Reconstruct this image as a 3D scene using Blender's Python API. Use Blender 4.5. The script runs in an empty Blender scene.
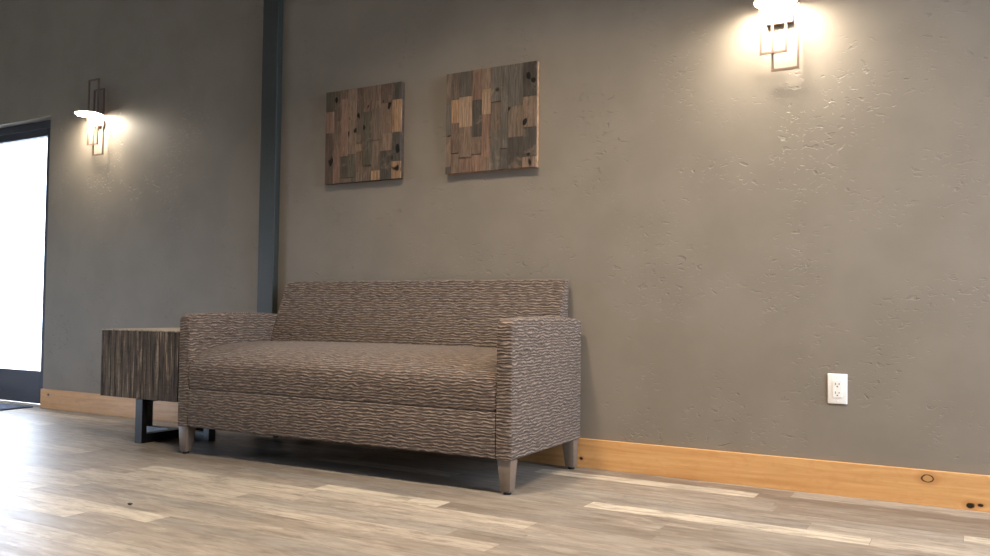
import bpy, bmesh, math, random
from mathutils import Matrix, Vector
C = bpy.context.scene.collection
S = bpy.context.scene
random.seed(7)

# ------------------------------------------------------------------ helpers
class G:
    """Small node-graph builder for one material."""
    def __init__(s, name):
        s.m = bpy.data.materials.new(name); s.m.use_nodes = True
        s.t = s.m.node_tree; s.b = s.t.nodes['Principled BSDF']
    def put(s, sock, v):
        if isinstance(v, bpy.types.NodeSocket): s.t.links.new(v, sock)
        elif v is not None: sock.default_value = v
    def math(s, op, a, b=None, c=None, clamp=False):
        n = s.t.nodes.new('ShaderNodeMath'); n.operation = op; n.use_clamp = clamp
        for i, v in enumerate((a, b, c)): s.put(n.inputs[i], v)
        return n.outputs[0]
    def add(s, a, b): return s.math('ADD', a, b)
    def mul(s, a, b): return s.math('MULTIPLY', a, b)
    def sub(s, a, b): return s.math('SUBTRACT', a, b)
    def coord(s, kind='Object'):
        return s.t.nodes.new('ShaderNodeTexCoord').outputs[kind]
    def sep(s, v):
        n = s.t.nodes.new('ShaderNodeSeparateXYZ'); s.put(n.inputs[0], v); return n.outputs
    def comb(s, x=0.0, y=0.0, z=0.0):
        n = s.t.nodes.new('ShaderNodeCombineXYZ')
        for i, v in enumerate((x, y, z)): s.put(n.inputs[i], v)
        return n.outputs[0]
    def noise(s, vec, scale=5.0, detail=2.0, rough=.5, dist=0.0):
        n = s.t.nodes.new('ShaderNodeTexNoise'); s.put(n.inputs['Vector'], vec)
        n.inputs['Scale'].default_value = scale; n.inputs['Detail'].default_value = detail
        n.inputs['Roughness'].default_value = rough; n.inputs['Distortion'].default_value = dist
        return n.outputs['Fac']
    def white(s, vec):
        n = s.t.nodes.new('ShaderNodeTexWhiteNoise'); s.put(n.inputs['Vector'], vec); return n.outputs
    def vmul(s, v, sc):
        n = s.t.nodes.new('ShaderNodeVectorMath'); n.operation = 'MULTIPLY'
        s.put(n.inputs[0], v); n.inputs[1].default_value = sc; return n.outputs[0]
    def smooth(s, v, a, b, lo=0.0, hi=1.0):
        n = s.t.nodes.new('ShaderNodeMapRange'); n.interpolation_type = 'SMOOTHSTEP'
        s.put(n.inputs[0], v)
        for i, q in enumerate((a, b, lo, hi)): n.inputs[1+i].default_value = q
        return n.outputs[0]
    def mix(s, f, a, b, mode='MIX'):
        n = s.t.nodes.new('ShaderNodeMix'); n.data_type = 'RGBA'; n.blend_type = mode
        s.put(n.inputs[0], f)
        for i, v in ((6, a), (7, b)):
            s.put(n.inputs[i], (*v, 1) if isinstance(v, tuple) else v)
        return n.outputs[2]
    def ramp(s, f, stops):
        n = s.t.nodes.new('ShaderNodeValToRGB'); s.put(n.inputs[0], f); e = n.color_ramp.elements
        while len(e) < len(stops): e.new(.5)
        for q, (p, c) in zip(e, stops): q.position = p; q.color = (*c, 1)
        return n.outputs[0]
    def bump(s, h, strength=1.0, dist=.01, normal=None):
        n = s.t.nodes.new('ShaderNodeBump'); s.put(n.inputs['Height'], h)
        n.inputs['Strength'].default_value = strength; n.inputs['Distance'].default_value = dist
        if normal: s.put(n.inputs['Normal'], normal)
        return n.outputs[0]
    def done(s, col=None, rough=None, normal=None, metal=None, spec=None):
        s.put(s.b.inputs['Base Color'], (*col, 1) if isinstance(col, tuple) else col)
        s.put(s.b.inputs['Roughness'], rough); s.put(s.b.inputs['Metallic'], metal)
        s.put(s.b.inputs['Specular IOR Level'], spec)
        if normal: s.put(s.b.inputs['Normal'], normal)
        return s.m

def plain(name, col, rough=.6, metal=0.0, grain=.06, scale=60):
    g = G(name); n = g.noise(g.coord(), scale, 3)
    c = g.mix(g.smooth(n, .3, .7), tuple(x*(1-grain) for x in col), tuple(min(1, x*(1+grain)) for x in col))
    return g.done(c, rough, None, metal)

def link(name, bm, mat, parent=None, smooth=False, sub=None):
    me = bpy.data.meshes.new(name); bmesh.ops.recalc_face_normals(bm, faces=bm.faces[:])
    bm.to_mesh(me); bm.free()
    for m in (mat if isinstance(mat, (list, tuple)) else [mat]): me.materials.append(m)
    o = bpy.data.objects.new(name, me); C.objects.link(o)
    if parent: o.parent = parent
    if smooth:
        for p in me.polygons: p.use_smooth = True
        try: me.set_sharp_from_angle(angle=math.radians(40))
        except Exception: pass
    return o

def boxes(*bs, bevel=0.0, seg=2):
    """One bmesh of boxes given as (x0,x1,y0,y1,z0,z1)."""
    bm = bmesh.new()
    for x0, x1, y0, y1, z0, z1 in bs:
        r = bmesh.ops.create_cube(bm, size=1)
        for v in r['verts']:
            v.co = Vector(((x0+x1)/2+v.co.x*(x1-x0), (y0+y1)/2+v.co.y*(y1-y0), (z0+z1)/2+v.co.z*(z1-z0)))
    if bevel: bmesh.ops.bevel(bm, geom=bm.edges[:], offset=bevel, segments=seg, profile=.5, affect='EDGES')
    return bm

def lathe(prof, n=48, center=(0, 0, 0)):
    """Revolve (r,z) points round the z axis."""
    bm = bmesh.new(); rings = []
    for r, z in prof:
        if r < 1e-6: rings.append([bm.verts.new((center[0], center[1], center[2]+z))])
        else: rings.append([bm.verts.new((center[0]+r*math.cos(2*math.pi*k/n), center[1]+r*math.sin(2*math.pi*k/n), center[2]+z)) for k in range(n)])
    for a, b in zip(rings, rings[1:]):
        for k in range(n):
            k2 = (k+1) % n
            if len(a) == 1 and len(b) == 1: continue
            if len(a) == 1: bm.faces.new((a[0], b[k], b[k2]))
            elif len(b) == 1: bm.faces.new((a[k], b[0], a[k2]))
            else: bm.faces.new((a[k], b[k], b[k2], a[k2]))
    return bm

def box_uv(bm):
    """u along the length, v up (or into the depth on upward faces)."""
    uv = bm.loops.layers.uv.verify(); bm.normal_update()
    for f in bm.faces:
        n = f.normal; ax, ay, az = abs(n.x), abs(n.y), abs(n.z)
        for l in f.loops:
            c = l.vert.co
            if az > ax and az > ay: l[uv].uv = (c.x + c.y*.0, c.y)
            elif ax > ay: l[uv].uv = (c.y, c.z)
            else: l[uv].uv = (c.x, c.z)
    return bm

def thing(name, label, cat, loc=(0, 0, 0), rz=0.0, group=None):
    o = bpy.data.objects.new(name, None); C.objects.link(o); o.empty_display_size = .1
    o.location = loc; o.rotation_euler = (0, 0, rz); o['label'] = label; o['category'] = cat
    if group: o['group'] = group
    return o

def structure(name, bm, mat, label=None, parent=None):
    o = link(name, bm, mat, parent); o['kind'] = 'structure'
    if label: o['label'] = label
    return o

def catmull(pts, n=6):
    out = []
    P = [pts[0]]+list(pts)+[pts[-1]]
    for i in range(1, len(P)-2):
        for k in range(n):
            t = k/n; q = []
            for d in range(len(pts[0])):
                a, b, c, e = P[i-1][d], P[i][d], P[i+1][d], P[i+2][d]
                q.append(.5*((2*b)+(c-a)*t+(2*a-5*b+4*c-e)*t*t+(3*b-a-3*c+e)*t**3))
            out.append(tuple(q))
    out.append(tuple(pts[-1])); return out

# ------------------------------------------------------------------ materials
def wall_material():
    g = G('skip_trowel_paint'); P = g.coord()
    patch = g.smooth(g.noise(P, 3.0, 3, .6), .47, .60)
    n1 = g.noise(g.vmul(P, (1.0, 1.0, 1.7)), 24.0, 2, .5, .5)
    flake = g.smooth(n1, .625, .66)                       # raised flat flakes with crisp rims
    n2 = g.noise(g.vmul(P, (1.0, 1.0, 1.8)), 42.0, 2, .5, .5)
    flake2 = g.smooth(n2, .63, .67)
    soft = g.noise(P, 4.0, 3)
    h = g.add(g.mul(g.add(g.mul(flake, -.8), g.mul(flake2, -.55)), patch), g.mul(soft, .5))
    h = g.add(h, g.mul(g.noise(P, 70, 2), .04))
    col = g.mix(g.smooth(soft, .35, .65), (.216, .187, .152), (.235, .204, .167))
    return g.done(col, .55, g.bump(h, .9, .0038), spec=.35)

def floor_material():
    g = G('vinyl_plank'); x, y, z = g.sep(g.coord())
    W, L = .095, .92
    row = g.math('FLOOR', g.math('DIVIDE', g.add(y, .035), W))
    off = g.mul(g.white(g.comb(row, 8.1, 0.0))[0], L)
    u = g.math('DIVIDE', g.add(x, off), L)
    idx = g.math('FLOOR', u)
    rnd = g.white(g.comb(row, idx, 1.3)); rc = g.sep(rnd[1])
    one = g.mul(g.math('COMPARE', row, -10.0, .1), g.mul(g.math('GREATER_THAN', x, -2.18), g.math('LESS_THAN', x, -1.62)))
    rv = g.math('MAXIMUM', rnd[0], g.mul(one, .93))      # the pale short strip before the sofa
    fy = g.math('FRACT', g.math('DIVIDE', g.add(y, .035), W)); fx = g.math('FRACT', u)
    ey = g.mul(g.math('MINIMUM', fy, g.sub(1.0, fy)), W); ex = g.mul(g.math('MINIMUM', fx, g.sub(1.0, fx)), L)
    seam = g.smooth(g.math('MINIMUM', ex, ey), .0003, .0014)
    gv = g.comb(g.add(g.mul(x, 6.5), g.mul(rv, 37)), g.add(g.mul(y, 34), g.mul(rc[1], 50)), 0.0)
    grain = g.noise(gv, 1.0, 6, .62, .5)
    fine = g.noise(g.comb(g.mul(x, 16), g.add(g.mul(y, 170), g.mul(rv, 20)), 0.0), 1.0, 3, .6)
    blot = g.noise(g.comb(g.add(g.mul(x, 2.2), g.mul(rv, 11)), g.mul(y, 7), 0.0), 1.0, 3, .55, .6)
    base = g.ramp(rv, [(0.0, (.142, .116, .096)), (.3, (.278, .237, .198)), (.5, (.196, .181, .165)), (.75, (.40, .348, .288)), (1.0, (.55, .490, .400))])
    base = g.mix(.08, base, (.36, .31, .25))
    c = g.mix(g.smooth(grain, .34, .60), g.mix(.45, base, (.13, .105, .085)), base)
    c = g.mix(g.mul(g.smooth(blot, .48, .66), .40), c, (.28, .262, .236))
    weath = g.noise(g.comb(g.add(g.mul(x, 4.5), g.mul(rv, 31)), g.add(g.mul(y, 19), g.mul(rc[1], 9)), 2.0), 1.0, 5, .68, .4)
    c = g.mix(g.mul(g.smooth(weath, .54, .64), .55), c, (.115, .096, .080))
    c = g.mix(g.mul(g.smooth(weath, .45, .34), .28), c, (.52, .465, .385))
    c = g.mix(g.mul(g.smooth(fine, .50, .68), .42), c, (.14, .115, .09))
    c = g.mix(seam, (.17, .145, .12), c)
    h = g.add(g.mul(grain, .3), g.mul(seam, .8))
    r = g.smooth(grain, .3, .7, .45, .37)
    return g.done(c, r, g.bump(h, .35, .0012), spec=.42)

def fabric_material():
    g = G('ripple_weave'); u, v, _ = g.sep(g.coord('UV'))
    wob = g.noise(g.comb(g.mul(u, 19), g.mul(v, 30), 0.0), 1.0, 2, .5, .0)
    wob2 = g.noise(g.comb(g.mul(u, 40), g.mul(v, 40), 4.0), 1.0, 2)
    ph = g.add(g.mul(v, 80.0), g.add(g.mul(wob, 1.9), g.mul(wob2, .6)))
    w = g.math('SINE', g.mul(ph, 6.2832))
    ridge = g.smooth(w, -.1, 1.0); furrow = g.smooth(w, -.35, -1.0)
    brk = g.smooth(g.noise(g.comb(g.mul(u, 24), g.mul(v, 80), 9.0), 1.0, 2), .36, .60)
    line = g.mul(ridge, brk)
    thread = g.noise(g.coord('UV'), 420, 2)
    big = g.noise(g.coord('UV'), 5, 2)
    brk2 = g.smooth(g.noise(g.comb(g.mul(u, 28), g.mul(v, 70), 3.0), 1.0, 2), .36, .60)
    c = g.mix(line, (.112, .084, .070), (.310, .244, .198))
    c = g.mix(g.mul(furrow, brk2), c, (.036, .025, .020))
    c = g.mix(g.mul(g.smooth(big, .4, .7), .22), c, (.15, .105, .082))
    c = g.mix(g.mul(g.smooth(thread, .4, .7), .35), c, (.085, .062, .050))
    b = g.bump(g.add(g.sub(line, g.mul(furrow, .8)), g.mul(thread, .12)), .75, .0035)
    g.b.inputs['Sheen Weight'].default_value = .12
    return g.done(c, .88, b, spec=.2)

def reclaimed_material():
    """Plank colour comes from the block's own stain attribute; grain, saw marks and knots on top."""
    g = G('reclaimed_wood')
    a = g.t.nodes.new('ShaderNodeAttribute'); a.attribute_name = 'stain'; base = a.outputs['Color']
    o = g.t.nodes.new('ShaderNodeAttribute'); o.attribute_name = 'shift'; sh = g.sep(o.outputs['Vector'])
    x, y, z = g.sep(g.coord())
    sx = g.add(x, g.mul(sh[0], 3.0)); sz = g.add(z, g.mul(sh[1], 5.0))
    grain = g.noise(g.comb(g.mul(sx, 150), g.mul(y, 150), g.mul(sz, 9)), 1.0, 4, .65, .8)
    streak = g.noise(g.comb(g.mul(sx, 45), g.mul(y, 45), g.mul(sz, 4)), 1.0, 3, .6, .5)
    patch = g.noise(g.comb(g.mul(sx, 14), g.mul(y, 14), g.mul(sz, 11)), 1.0, 4, .65, .9)
    knot = g.noise(g.comb(g.mul(sx, 17), g.mul(y, 17), g.mul(sz, 12)), 1.0, 1, .4)
    c = g.mix(g.smooth(grain, .36, .64), g.mix(.5, base, (.02, .015, .012)), base)
    c = g.mix(g.mul(g.smooth(streak, .52, .72), .45), c, (.045, .034, .027))
    c = g.mix(g.mul(g.smooth(patch, .53, .70), .36), c, (.27, .20, .14))
    c = g.mix(g.smooth(knot, .70, .74), c, (.008, .007, .006))
    return g.done(c, .82, g.bump(g.add(grain, g.mul(streak, .7)), .7, .002), spec=.25)

def table_wood():
    g = G('weathered_barnwood'); x, y, z = g.sep(g.coord())
    s = g.add(x, g.mul(y, 1.0))
    pid = g.math('FLOOR', g.math('DIVIDE', s, .093)); rv = g.white(g.comb(pid, 2.2, 0.0))[0]
    f = g.math('FRACT', g.math('DIVIDE', s, .093)); gap = g.smooth(g.math('MINIMUM', f, g.sub(1.0, f)), .006, .04)
    streak = g.noise(g.comb(g.mul(s, 34), 0.0, g.add(g.mul(z, 2.2), g.mul(rv, 9))), 1.0, 6, .75, .3)
    fine = g.noise(g.comb(g.mul(s, 120), 0.0, g.add(g.mul(z, 14), rv)), 1.0, 4, .7, .4)
    saw = g.noise(g.comb(g.mul(s, 14), 0.0, g.mul(z, 140)), 1.0, 2, .5)
    c = g.ramp(rv, [(0.0, (.085, .066, .055)), (.5, (.120, .094, .076)), (1.0, (.19, .152, .112))])
    c = g.mix(g.smooth(streak, .53, .62), c, (.38, .30, .22))
    c = g.mix(g.smooth(streak, .49, .40), c, (.040, .031, .026))
    c = g.mix(g.mul(g.smooth(fine, .52, .7), .6), c, (.035, .028, .024))
    c = g.mix(g.mul(g.smooth(saw, .56, .68), .3), c, (.04, .03, .025))
    c = g.mix(gap, (.03, .024, .02), c)
    return g.done(c, .85, g.bump(g.add(g.mul(streak, .8), g.add(g.mul(fine, .5), g.mul(gap, .4))), .8, .003), spec=.25)

def table_top_wood():
    g = G('weathered_top'); x, y, z = g.sep(g.coord())
    pid = g.math('FLOOR', g.math('DIVIDE', x, .093)); rv = g.white(g.comb(pid, 5.2, 0.0))[0]
    streak = g.noise(g.comb(g.mul(x, 60), g.add(g.mul(y, 4), g.mul(rv, 9)), 0.0), 1.0, 5, .7, .4)
    c = g.ramp(streak, [(.3, (.12, .095, .07)), (.55, (.40, .33, .25)), (.75, (.55, .47, .36))])
    return g.done(c, .7, g.bump(streak, .5, .002))

def baseboard_wood(knots, ox=0.0):
    g = G('clear_alder'); x, y, z = g.sep(g.coord())
    wv = g.noise(g.comb(g.mul(x, 1.3), 0.0, g.mul(z, 9)), 1.0, 2, .5, .3)
    grain = g.noise(g.comb(g.add(g.mul(x, 2.2), g.mul(wv, 2.0)), g.mul(y, 40), g.mul(z, 46)), 1.0, 5, .6, .6)
    fleck = g.noise(g.comb(g.mul(x, 16), 0.0, g.mul(z, 24)), 1.0, 4, .65, .8)
    c = g.ramp(grain, [(.28, (.53, .260, .090)), (.5, (.62, .335, .130)), (.72, (.70, .405, .175))])
    c = g.mix(g.mul(g.smooth(fleck, .48, .72), .35), c, (.52, .245, .08))
    for kx, kz, r, asp, ring in knots:
        dx = g.mul(g.sub(x, kx), 1.0/asp); dz = g.sub(z, kz)
        d = g.math('SQRT', g.add(g.mul(dx, dx), g.mul(dz, dz)))
        d = g.add(d, g.mul(g.sub(g.noise(g.comb(g.mul(x, 60), 0.0, g.mul(z, 60)), 1.0, 2), .5), r*(.3 if ring else .8)))
        c = g.mix(g.mul(g.smooth(d, r*2.4, r*.9), .5), c, (.40, .16, .045))
        dark = (.012, .007, .004)
        if ring:
            c = g.mix(g.smooth(d, r, r*.9), c, (.05, .025, .012)); c = g.mix(g.smooth(d, r*.78, r*.66), c, (.50, .27, .10))
        else: c = g.mix(g.smooth(d, r, r*.7), c, dark)
    return g.done(c, .32, g.bump(grain, .15, .001), spec=.5)

M_wall = wall_material(); M_floor = floor_material(); M_fab = fabric_material(); M_rec = reclaimed_material()
M_ceil = plain('ceiling_paint', (.55, .53, .50), .9)
M_plainwall = plain('side_wall_paint', (.30, .285, .25), .8)
M_post = plain('slate_teal_enamel', (.026, .032, .030), .5, grain=.04)
M_doormetal = plain('dark_blue_anodised', (.028, .034, .052), .45, .2)
M_bronze = plain('oil_rubbed_bronze', (.12, .078, .06), .45, .3)
M_nickel = plain('brushed_nickel', (.62, .58, .53), .35, .8)
M_steel = plain('blackened_steel', (.020, .022, .026), .38, .6)
M_leg = plain('grey_taupe_wood', (.165, .127, .100), .45)
M_black = plain('black_plastic', (.010, .010, .010), .6)
M_cloth = plain('black_dust_cloth', (.010, .010, .011), .95)
M_white = plain('white_nylon', (.88, .86, .83), .38, grain=.01)
M_slot = plain('slot_shadow_plastic', (.05, .045, .04), .6)
M_edge_dark = plain('dark_edge_wood', (.075, .050, .036), .8, grain=.3, scale=40)
M_edge_light = plain('light_edge_wood', (.36, .215, .115), .75, grain=.2, scale=40)
M_mat = plain('navy_mat_pile', (.020, .030, .060), .95, grain=.4, scale=300)
M_ground = plain('pale_concrete', (.26, .26, .25), .9, scale=8)
M_sill = plain('aluminium_threshold', (.42, .38, .34), .4, .4)
g = G('glass_pane'); g.b.inputs['Transmission Weight'].default_value = 1.0; g.b.inputs['IOR'].default_value = 1.02
g.b.inputs['Roughness'].default_value = 0.0; M_glass = g.m
M_glass = g.done((.97, .985, 1.0), 0.0)
g = G('lit_lens'); g.b.inputs['Emission Color'].default_value = (1.0, .88, .71, 1); g.b.inputs['Emission Strength'].default_value = 270
M_lens = g.done((.9, .88, .84), .4)

# ------------------------------------------------------------------ the setting
XL, XR, YF, ZC = -8.2, 2.6, -6.2, 3.1
DX0, DX1, DZ = -7.5, -5.448, 1.975                      # door opening in the back wall
structure('floor', boxes((XL-.2, XR+.2, YF-.2, .14, -.1, 0)), M_floor)
structure('ceiling', boxes((XL-.2, XR+.2, YF-.2, .2, ZC, ZC+.1)), M_ceil)
structure('wall_back', boxes((DX1, XR, 0, .14, 0, ZC), (XL, DX0, 0, .14, 0, ZC), (DX0, DX1, 0, .14, DZ, ZC)), M_wall,
          'grey-taupe textured plaster wall behind the sofa')
LY0, LY1, LZ0, LZ1 = -4.2, -2.6, .2, 1.35
structure('wall_left', boxes((XL-.1, XL, YF, LY0, 0, ZC), (XL-.1, XL, LY1, .14, 0, ZC), (XL-.1, XL, LY0, LY1, 0, LZ0), (XL-.1, XL, LY0, LY1, LZ1, ZC)), M_plainwall)
# the window wall to the right of the camera and the wall behind it stay outside the picture
WY0, WY1, WZ0, WZ1 = -2.0, -.3, .8, 2.8
structure('wall_right', boxes((XR, XR+.1, YF, WY0, 0, ZC), (XR, XR+.1, WY1, .14, 0, ZC), (XR, XR+.1, WY0, WY1, 0, WZ0), (XR, XR+.1, WY0, WY1, WZ1, ZC)), M_plainwall)
structure('wall_front', boxes((XL, XR, YF-.1, YF, 0, ZC)), M_plainwall)
structure('ground', boxes((-30, 24, -30, 30, -.22, -.12)), M_ground)
structure('trim_1', boxes((-3.448, -3.332, -.04, 0, 0, ZC), bevel=.003), M_post, 'dark slate-teal painted post running up the wall')
wl = baseboard_wood([(-5.36, .092, .007, 1.6, False)])
wr = baseboard_wood([(-1.500, .040, .007, 1.2, False), (-.146, .098, .015, 1.5, True), (-.012, .018, .011, 1.4, False), (.018, .022, .006, 1.8, False)])
structure('baseboard_left', boxes((-5.448, -3.449, -.016, 0, 0, .127), bevel=.002), wl)
structure('baseboard_right', boxes((-3.331, XR, -.016, 0, 0, .127), bevel=.002), wr)

# storefront door set into the opening
d = thing('door_1', 'dark-framed glass entry door full of daylight at the left edge', 'door', ((DX0+DX1)/2, .09, 0)); d['kind'] = 'structure'
w = (DX1-DX0)/2
def dpart(n, b, m): o = link(n, boxes(*b, bevel=.002), m, d); return o
dpart('door_frame', [(-w, -w+.06, -.02, .05, 0, DZ), (w-.06, w, -.02, .05, 0, DZ), (-w+.06, w-.06, -.02, .05, DZ-.05, DZ)], M_doormetal)
dpart('door_stile', [(w-.152, w-.062, -.015, .03, .008, DZ-.052)], M_doormetal)
dpart('door_stile', [(-w+.062, -w+.152, -.015, .03, .008, DZ-.052)], M_doormetal)
dpart('top_rail', [(-w+.153, w-.153, -.015, .03, 1.868, DZ-.052)], M_doormetal)
dpart('bottom_rail', [(-w+.153, w-.153, -.015, .03, .008, .232)], M_doormetal)
dpart('glass_pane', [(-w+.153, w-.153, .004, .012, .232, 1.868)], M_glass)
dpart('threshold', [(-w, w, -.085, -.021, 0, .007)], M_sill)

m_ = link('entry_mat', boxes((-1.15, 0, -.95, 0, 0, .009), bevel=.003), M_mat)
m_.location = (-5.50, -.03, 0); m_.rotation_euler = (0, 0, .10)
m_['label'] = 'dark navy entry mat on the floor before the glass door'; m_['category'] = 'mat'

bm = bmesh.new(); bmesh.ops.create_icosphere(bm, subdivisions=2, radius=1)
for v in bm.verts:
    q = 1+.35*math.sin(5*v.co.x+3*v.co.y)*math.cos(4*v.co.z+2*v.co.x)
    v.co = Vector((v.co.x*.009*q, v.co.y*.007*q, .004+v.co.z*.004))
k_ = link('debris_crumb', bm, M_black, smooth=True); k_.location = (-2.521, -1.522, 0)
k_['label'] = 'tiny dark crumb alone on the open floor at the left foreground'; k_['category'] = 'crumb'

# ------------------------------------------------------------------ sofa
SW, SB, AT = 1.756, -.030, .068
rz = .0223
x1 = -1.497
loc = (x1 - math.cos(rz)*SW/2, SB - math.sin(rz)*SW/2, 0)
sofa = thing('sofa', 'brown ripple-patterned upholstered sofa with thin square arms, against the wall', 'sofa', loc, rz)
H = SW/2; FY = -.668                                   # local: x -H..H, back at y=0, front at FY
AZ0 = .129
def extrude_profile(prof, xa, xb, bevel=.008, seg=3):
    """Closed (y,z) outline given a thickness along x, rims rounded."""
    bm = bmesh.new()
    vs = [bm.verts.new((xa, y, z)) for y, z in prof]; f = bm.faces.new(vs)
    r = bmesh.ops.extrude_face_region(bm, geom=[f])
    for e in r['geom']:
        if isinstance(e, bmesh.types.BMVert): e.co.x = xb
    bm.normal_update()
    rim = [e for e in bm.edges if len(e.link_faces) == 2 and abs(abs(e.link_faces[0].normal.x)-abs(e.link_faces[1].normal.x)) > .5]
    if bevel: bmesh.ops.bevel(bm, geom=rim, offset=bevel, segments=seg, profile=.5, affect='EDGES')
    return bm
def arc(cy, cz, r, a0, a1, n=6):
    return [(cy+r*math.cos(math.radians(a0+(a1-a0)*k/n)), cz+r*math.sin(math.radians(a0+(a1-a0)*k/n))) for k in range(n+1)]
# arm outline: square front foot, softly rounded shoulders and a slightly crowned top
arm_prof = [(0, AZ0)]+[(-.012*0, .60)]+arc(-.030, .622, .030, 0, 68)
arm_prof += [(-.08, .6555), (-.16, .6595), (-.30, .6615), (-.44, .6605), (-.55, .6575)]
arm_prof += arc(FY+.034, .6195, .034, 100, 180)+[(FY, .55), (FY, .40), (FY, .26), (FY, AZ0)]
for s in (-1, 1):
    xa, xb = (H-AT, H) if s > 0 else (-H, -H+AT)
    link('arm', box_uv(extrude_profile(arm_prof, xa, xb, .009)), M_fab, sofa, smooth=True)
    # welt seam running down the inner edge of the arm front
# apron below the seat
ap = boxes((-H+AT+.001, H-AT-.001, FY+.0005, FY+.20, AZ0+.001, .303), bevel=.005, seg=3)
link('apron', box_uv(ap), M_fab, sofa, smooth=True)
# seat cushion, lofted across the width with explicit cloth coordinates
seat_side = catmull([(-.30, .3035), (-.60, .3035), (FY+.012, .3035), (FY+.001, .310), (FY-.003, .35), (FY-.003, .395), (FY+.008, .430), (FY+.042, .458), (FY+.11, .487), (FY+.20, .505), (FY+.33, .514), (FY+.50, .515), (-.12, .512)], 6)
def loft(side, xs, shrink, crown, mat, name):
    bm = bmesh.new(); uv = bm.loops.layers.uv.verify()
    arcl = [0]
    for a, b in zip(side, side[1:]): arcl.append(arcl[-1]+math.hypot(a[0]-b[0], a[1]-b[1]))
    cy = sum(p[0] for p in side)/len(side); cz = sum(p[1] for p in side)/len(side)
    cols = []
    for x in xs:
        k = shrink(x); c = crown(x)
        cols.append([bm.verts.new((x, y+(cy-y)*k, z+(cz-z)*k+c*max(0, z-cz)/(.12))) for y, z in side])
    for (xa, A), (xb, B) in zip(zip(xs, cols), zip(xs[1:], cols[1:])):
        for j in range(len(side)-1):
            f = bm.faces.new((A[j], A[j+1], B[j+1], B[j]))
            for l, (uu, vv) in zip(f.loops, ((xa, arcl[j]), (xa, arcl[j+1]), (xb, arcl[j+1]), (xb, arcl[j]))): l[uv].uv = (uu, vv)
    for colv in (cols[0], cols[-1]):
        try:
            f = bm.faces.new(colv)
            for l in f.loops: l[uv].uv = (l.vert.co.y, l.vert.co.z)
        except ValueError: pass
    return link(name, bm, mat, sofa, smooth=True)
xe = H-AT-.0015
xs = [-xe, -xe+.004, -xe+.012, -xe+.025]+[-xe+.025+(2*xe-.05)*k/24 for k in range(1, 24)]+[xe-.025, xe-.012, xe-.004, xe]
def shr(x):
    e = xe-abs(x)
    return .045*max(0, 1-e/.02)**2
loft(seat_side, xs, shr, lambda x: .010*(1-(x/xe)**2), M_fab, 'seat_cushion')
# reclined back
back_side = catmull([(-.146, .47), (-.130, .54), (-.102, .62), (-.064, .72), (-.031, .805), (-.024, .822), (-.014, .829), (.002, .829), (.010, .823), (.011, .80), (.004, .60), (-.001, .35), (-.001, .14)], 5)
loft(back_side+[(-.12, .14), (-.155, .30)], xs, lambda x: .02*max(0, 1-(xe-abs(x))/.015)**2, lambda x: 0, M_fab, 'backrest')
# black dust cover closing the underside
link('dust_cover', boxes((-H+AT+.002, H-AT-.002, FY+.02, -.02, AZ0-.003, AZ0+.002)), M_cloth, sofa)
def leg(x, y, sx, sy):
    """Square tapering leg, outer faces nearly upright, on a black glide."""
    t, b, z0, z1 = .058, .040, .010, AZ0-.0005
    bm = bmesh.new(); vs = []
    for z, s in ((z0, b), (z1, t)):
        ox = x - sx*(s/2+(t-s)*.28); oy = y - sy*(s/2+(t-s)*.28)
        vs.append([bm.verts.new((ox+i*s/2, oy+j*s/2, z)) for i, j in ((-1, -1), (1, -1), (1, 1), (-1, 1))])
        last = (ox, oy) if z == z0 else last
    bm.faces.new(vs[0]); bm.faces.new(vs[1])
    for k in range(4): bm.faces.new((vs[0][k], vs[0][(k+1) % 4], vs[1][(k+1) % 4], vs[1][k]))
    bmesh.ops.bevel(bm, geom=bm.edges[:], offset=.003, segments=2, profile=.5, affect='EDGES')
    o = link('leg', bm, M_leg, sofa, smooth=True)
    gl = link('glide', lathe([(0, 0), (.013, 0), (.015, .003), (.015, .008), (.010, .0105), (0, .0105)], 20, (last[0], last[1], 0)), M_black, o)
    gl['label'] = 'black plastic glide'
for sx, sy in ((1, -1), (-1, -1), (1, 1), (-1, 1)):
    leg(sx*(H-.004), FY+.006 if sy < 0 else -.012, sx, sy)
sofa.children[-1]['label'] = 'grey-taupe tapered leg'

# ------------------------------------------------------------------ side table
tx0, tx1, tf, tb = -3.944, -3.362, -.637, -.137
t = thing('side_table', 'weathered barnwood block side table on dark steel loop legs, left of the sofa', 'table', ((tx0+tx1)/2, (tf+tb)/2, 0))
tw, td = (tx1-tx0)/2, (tb-tf)/2
bm = bmesh.new(); n = 7                                 # the block is boards side by side with uneven faces
ed = [-tw]+[-tw+2*tw*(k+random.uniform(-.15, .15))/n for k in range(1, n)]+[tw]
for k in range(n):
    dy = random.uniform(0, .002)
    r = bmesh.ops.create_cube(bm, size=1)
    for v in r['verts']:
        v.co = Vector(((ed[k]+ed[k+1])/2+v.co.x*(ed[k+1]-ed[k]), v.co.y*(2*td-2*dy), .3905+v.co.z*(.340+random.uniform(-.002, .0))))
bmesh.ops.bevel(bm, geom=bm.edges[:], offset=.0007, segments=1, affect='EDGES')
link('block_body', bm, table_wood(), t)
link('tabletop', boxes((-tw-.001, tw+.001, -td-.001, td+.001, .5605, .567), bevel=.002), table_top_wood(), t)
bx0, bx1 = -3.667-(tx0+tx1)/2, -3.615-(tx0+tx1)/2
M_steel_lit = plain('steel_lit_tone', (.11, .13, .155), .42, .5)  # same steel, with the light on the crossing loop put into its colour
lp = boxes((bx0, bx1, -td+.002, -td+.032, 0, .2200), (bx0, bx1, td-.062, td-.030, 0, .2200), (bx0, bx1, -td+.032, td-.062, 0, .045), (bx0, bx1, -td+.032, td-.062, .205, .2200), bevel=.0015)
link('loop_leg', lp, M_steel, t)
lb = -.022, .022                                        # second loop crosses the first under the middle of the block
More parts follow.
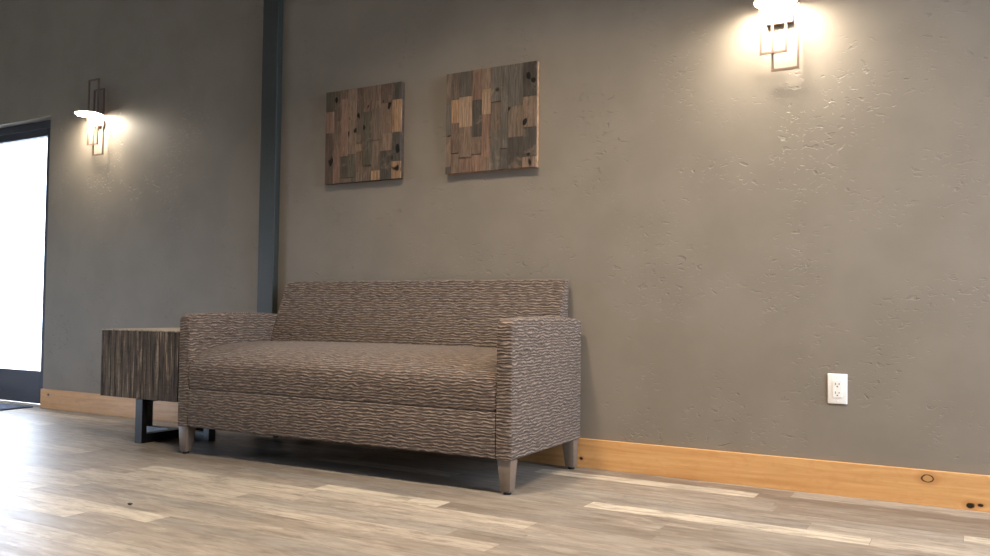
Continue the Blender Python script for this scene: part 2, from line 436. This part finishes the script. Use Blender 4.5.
ll = link('loop_leg', boxes((-.262, -.222, *lb, 0, .2045), (.222, .262, *lb, 0, .2045), (-.222, bx0-.0005, *lb, 0, .043), (bx1+.0005, .222, *lb, 0, .043), bevel=.0015), M_steel_lit, t)
ll['label'] = 'steel crossing loop, coloured paler blue-grey as if lit'

# ------------------------------------------------------------------ reclaimed wood panels
PAL = dict(g=(.130, .112, .092), d=(.082, .071, .060), b=(.215, .148, .106), r=(.235, .145, .104), t=(.345, .235, .155),
           o=(.370, .225, .130), m=(.175, .130, .097), k=(.145, .098, .073), v=(.112, .097, .070))
def panel(x, z, s, cols, edge_mat, label):
    e = thing('wood_wall_panel', label, 'wall art', (x+s/2, 0, z+s/2), 0, 'reclaimed wood panels on the wall')
    h = s/2
    link('backing_frame', boxes((-h, h, -.020, -.001, -h, h), bevel=.001), edge_mat, e)
    bm = bmesh.new(); st = bm.loops.layers.float_color.new('stain'); sf = bm.loops.layers.float_color.new('shift')
    for a, b, blocks in cols:
        z1 = 1.0; y0 = 0.0
        for y1, c in blocks:
            dep = random.uniform(.028, .034); cc = PAL[c]; q = random.uniform(.85, 1.15); rs = (random.random(), random.random(), 0, 1)
            before = set(bm.faces)
            r = bmesh.ops.create_cube(bm, size=1)
            X0, X1, Z0, Z1 = -h+a*s+.0005, -h+b*s-.0005, h-y1*s+.0005, h-y0*s-.0005
            for v in r['verts']:
                v.co = Vector(((X0+X1)/2+v.co.x*(X1-X0), -(.0205+dep)/2+v.co.y*(dep-.0205), (Z0+Z1)/2+v.co.z*(Z1-Z0)))
            fs = [f for f in bm.faces if f not in before]
            for f in fs:
                for l in f.loops: l[st] = (cc[0]*q, cc[1]*q, cc[2]*q, 1); l[sf] = rs
            y0 = y1
    link('plank_face', bm, M_rec, e)
    return e
P1 = [(0, .11, [(.22, 'v'), (.45, 'r'), (1, 'k')]), (.11, .21, [(.33, 'm'), (.62, 'b'), (1, 'r')]), (.21, .31, [(.10, 'b'), (.72, 'r'), (.95, 'v'), (1, 'b')]),
      (.31, .42, [(.33, 'b'), (.70, 'b'), (.95, 'v'), (1, 'm')]), (.42, .51, [(.12, 'k'), (.60, 'm'), (.68, 't'), (.9, 'b'), (1, 'm')]), (.51, .63, [(.27, 'b'), (.55, 'v'), (.84, 'v'), (1, 'm')]),
      (.63, .74, [(.25, 'b'), (.58, 'm'), (.90, 'm'), (1, 'o')]), (.74, .89, [(.20, 'k'), (.52, 'b'), (.70, 'b'), (1, 'd')]), (.89, 1, [(.18, 'd'), (.52, 'o'), (.82, 'd'), (1, 'o')])]
P2 = [(0, .06, [(.32, 'm'), (.62, 'g'), (.93, 'b'), (1, 'd')]), (.06, .15, [(.27, 'm'), (.50, 'o'), (.80, 'k'), (1, 'b')]), (.15, .30, [(.25, 'g'), (.55, 't'), (.85, 'b'), (1, 'r')]),
      (.30, .41, [(.30, 'r'), (.66, 'd'), (.83, 'b'), (1, 'r')]), (.41, .51, [(.20, 'b'), (.45, 't'), (.87, 'r'), (1, 'b')]), (.51, .62, [(.34, 'g'), (.62, 'm'), (1, 'g')]),
      (.62, .70, [(.45, 'g'), (.80, 'g'), (1, 'd')]), (.70, .86, [(.40, 'g'), (.70, 'm'), (1, 'd')]), (.86, 1, [(.33, 'd'), (.62, 'b'), (.90, 'd'), (1, 'b')])]
panel(-2.983, 1.3436, .489, P1, M_edge_dark, 'left reclaimed wood mosaic panel, the one nearer the dark post')
panel(-2.2216, 1.3436, .489, P2, M_edge_light, 'right reclaimed wood mosaic panel with a pale tan block and light side edge')

# ------------------------------------------------------------------ outlet
o = thing('wall_outlet', 'white double wall outlet low on the wall right of the sofa', 'outlet', (-.450, 0, .402))
bm = boxes((-.035, .035, -.006, -.0002, -.057, .057), bevel=.0025, seg=3)
link('cover_plate', bm, M_white, o, smooth=True)
rc = link('receptacle', boxes((-.0168, .0168, -.0085, -.0055, -.0335, .0335), bevel=.001), M_white, o)
for s in (.0185, -.0145):
    for sx_, hh in ((-.0063, .0042), (.0063, .0034)):
        link('slot', boxes((sx_-.0011, sx_+.0011, -.0090, -.0084, s-hh, s+hh)), M_slot, rc)
    link('ground_hole', boxes((-.0024, .0024, -.0090, -.0084, s-.0120, s-.0078), bevel=.0008), M_slot, rc)
for s in (.046, -.046):
    bm = bmesh.new(); bmesh.ops.create_cone(bm, cap_ends=True, segments=16, radius1=.0030, radius2=.0026, depth=.0012)
    bmesh.ops.rotate(bm, verts=bm.verts[:], matrix=Matrix.Rotation(math.pi/2, 3, 'X')); bmesh.ops.translate(bm, verts=bm.verts[:], vec=(0, -.0066, s))
    link('screw', bm, M_white, o)

# ------------------------------------------------------------------ sconces
def rect_bm(xa, xb, za, zb, y, b=.0085):
    return boxes((xa, xa+b, y-b/2, y+b/2, za, zb), (xb-b, xb, y-b/2, y+b/2, za, zb), (xa+b, xb-b, y-b/2, y+b/2, za, za+b), (xa+b, xb-b, y-b/2, y+b/2, zb-b, zb))
def make_sconce():
    e = thing('wall_sconce', '', 'wall lamp', (0, 0, 0), 0, 'lit wall sconces')
    link('mount_bar', boxes((-.052, .052, -.026, 0, 1.832, 1.872), bevel=.003), M_bronze, e)
    link('rectangular_frame', rect_bm(-.073, .032, 1.712, 2.140, -.0405), M_bronze, e)
    link('rectangular_frame', rect_bm(-.030, .076, 1.643, 2.072, -.0310), M_bronze, e)
    cy = -.084
    sh = lathe([(.080, .0), (.082, .001), (.082, .007), (.079, .010), (.05, .013), (0, .014), (0, .012), (.05, .0115), (.078, .0085), (.0795, .006), (.0795, 0), (.080, 0)], 48, (-.004, cy, 1.900))
    s_ = link('shade', sh, M_nickel, e, smooth=True)
    link('lens', lathe([(.074, .005), (.077, .0), (.071, -.007), (.052, -.011), (.028, -.0135), (0, -.014)], 48, (-.004, cy, 1.902)), M_lens, e, smooth=True)
    link('lamp_arm', boxes((-.006, .004, -.020, -.010, 1.872, 1.9125), (-.006, .004, -.024, -.010, 1.908, 1.9125)), M_bronze, e)
    return e
sc = make_sconce()
for k, (x, lab) in enumerate(((-.660, 'lit bronze wall sconce of overlapping rectangles at the top right above the outlet'), (-4.912, 'lit bronze wall sconce of overlapping rectangles beside the glass door'))):
    if k == 0: r = sc
    else:
        r = sc.copy(); C.objects.link(r)
        for ch in list(sc.children):
            c = ch.copy(); C.objects.link(c); c.parent = r
    r.location = (x, 0, .012*k); r['label'] = lab

# ------------------------------------------------------------------ light
def lamp(name, kind, loc, energy, col, size=.1, aim=None, **kw):
    l = bpy.data.lights.new(name, kind); l.energy = energy; l.color = col
    if kind == 'AREA': l.shape = kw.get('shape', 'DISK'); l.size = size; l.size_y = kw.get('size_y', size)
    else: l.shadow_soft_size = size
    ob = bpy.data.objects.new(name, l); C.objects.link(ob); ob.location = loc
    if aim: ob.rotation_euler = (Vector(aim)-Vector(loc)).to_track_quat('-Z', 'Y').to_euler()
    return ob
# warm ceiling downlights in front of the wall
for x, e in ((-1.85, 42), (-.55, 31), (1.1, 20)):
    lamp('ceiling_downlight', 'AREA', (x, -1.55, ZC-.02), e, (1.0, .82, .61), .30, (x, -1.55, 0)).data.spread = math.radians(117)
# daylight through the doorway (world light, guided by a portal) and the window wall on the right
p = lamp('door_portal', 'AREA', ((DX0+DX1)/2, .16, DZ/2), 1, (1, 1, 1), DX1-DX0, ((DX0+DX1)/2, -3, DZ/2), shape='RECTANGLE', size_y=DZ)
p.data.cycles.is_portal = True
p = lamp('window_portal', 'AREA', (XR+.12, (WY0+WY1)/2, (WZ0+WZ1)/2), 1, (1, 1, 1), WY1-WY0, (-3, (WY0+WY1)/2, (WZ0+WZ1)/2), shape='RECTANGLE', size_y=WZ1-WZ0)
p.data.cycles.is_portal = True
p = lamp('left_window_portal', 'AREA', (XL-.12, (LY0+LY1)/2, (LZ0+LZ1)/2), 1, (1, 1, 1), LY1-LY0, (3, (LY0+LY1)/2, (LZ0+LZ1)/2), shape='RECTANGLE', size_y=LZ1-LZ0)
p.data.cycles.is_portal = True
wd = bpy.data.worlds.new('sky'); S.world = wd; wd.use_nodes = True
bg = wd.node_tree.nodes['Background']; bg.inputs[0].default_value = (.74, .84, 1.0, 1); bg.inputs[1].default_value = 22.0

# ------------------------------------------------------------------ camera
cam = bpy.data.cameras.new('camera'); co = bpy.data.objects.new('camera', cam); C.objects.link(co); S.camera = co
f, yaw, pit, rol = 840.95, .5171, .0328, .0121
cyw, syw = math.cos(yaw), math.sin(yaw)
fwd = Vector((-syw, cyw, 0)); rt = Vector((cyw, syw, 0)); up = Vector((0, 0, 1))
f2 = fwd*math.cos(pit)+up*math.sin(pit); u2 = up*math.cos(pit)-fwd*math.sin(pit)
r3 = rt*math.cos(rol)+u2*math.sin(rol); u3 = u2*math.cos(rol)-rt*math.sin(rol)
mm = Matrix((r3, u3, -f2)).transposed().to_4x4(); mm.translation = (0, -3.4386, .6769); co.matrix_world = mm
cam.sensor_fit = 'HORIZONTAL'; cam.sensor_width = 36; cam.lens = f/990*36; cam.shift_y = 6.7/990; cam.clip_start = .02

S.view_settings.view_transform = 'Standard'; S.view_settings.look = 'None'; S.view_settings.gamma = 1
S.view_settings.use_curve_mapping = False; S.view_settings.exposure = 0.0
S.cycles.use_denoising = True; S.cycles.max_bounces = 8; S.cycles.sample_clamp_indirect = 6
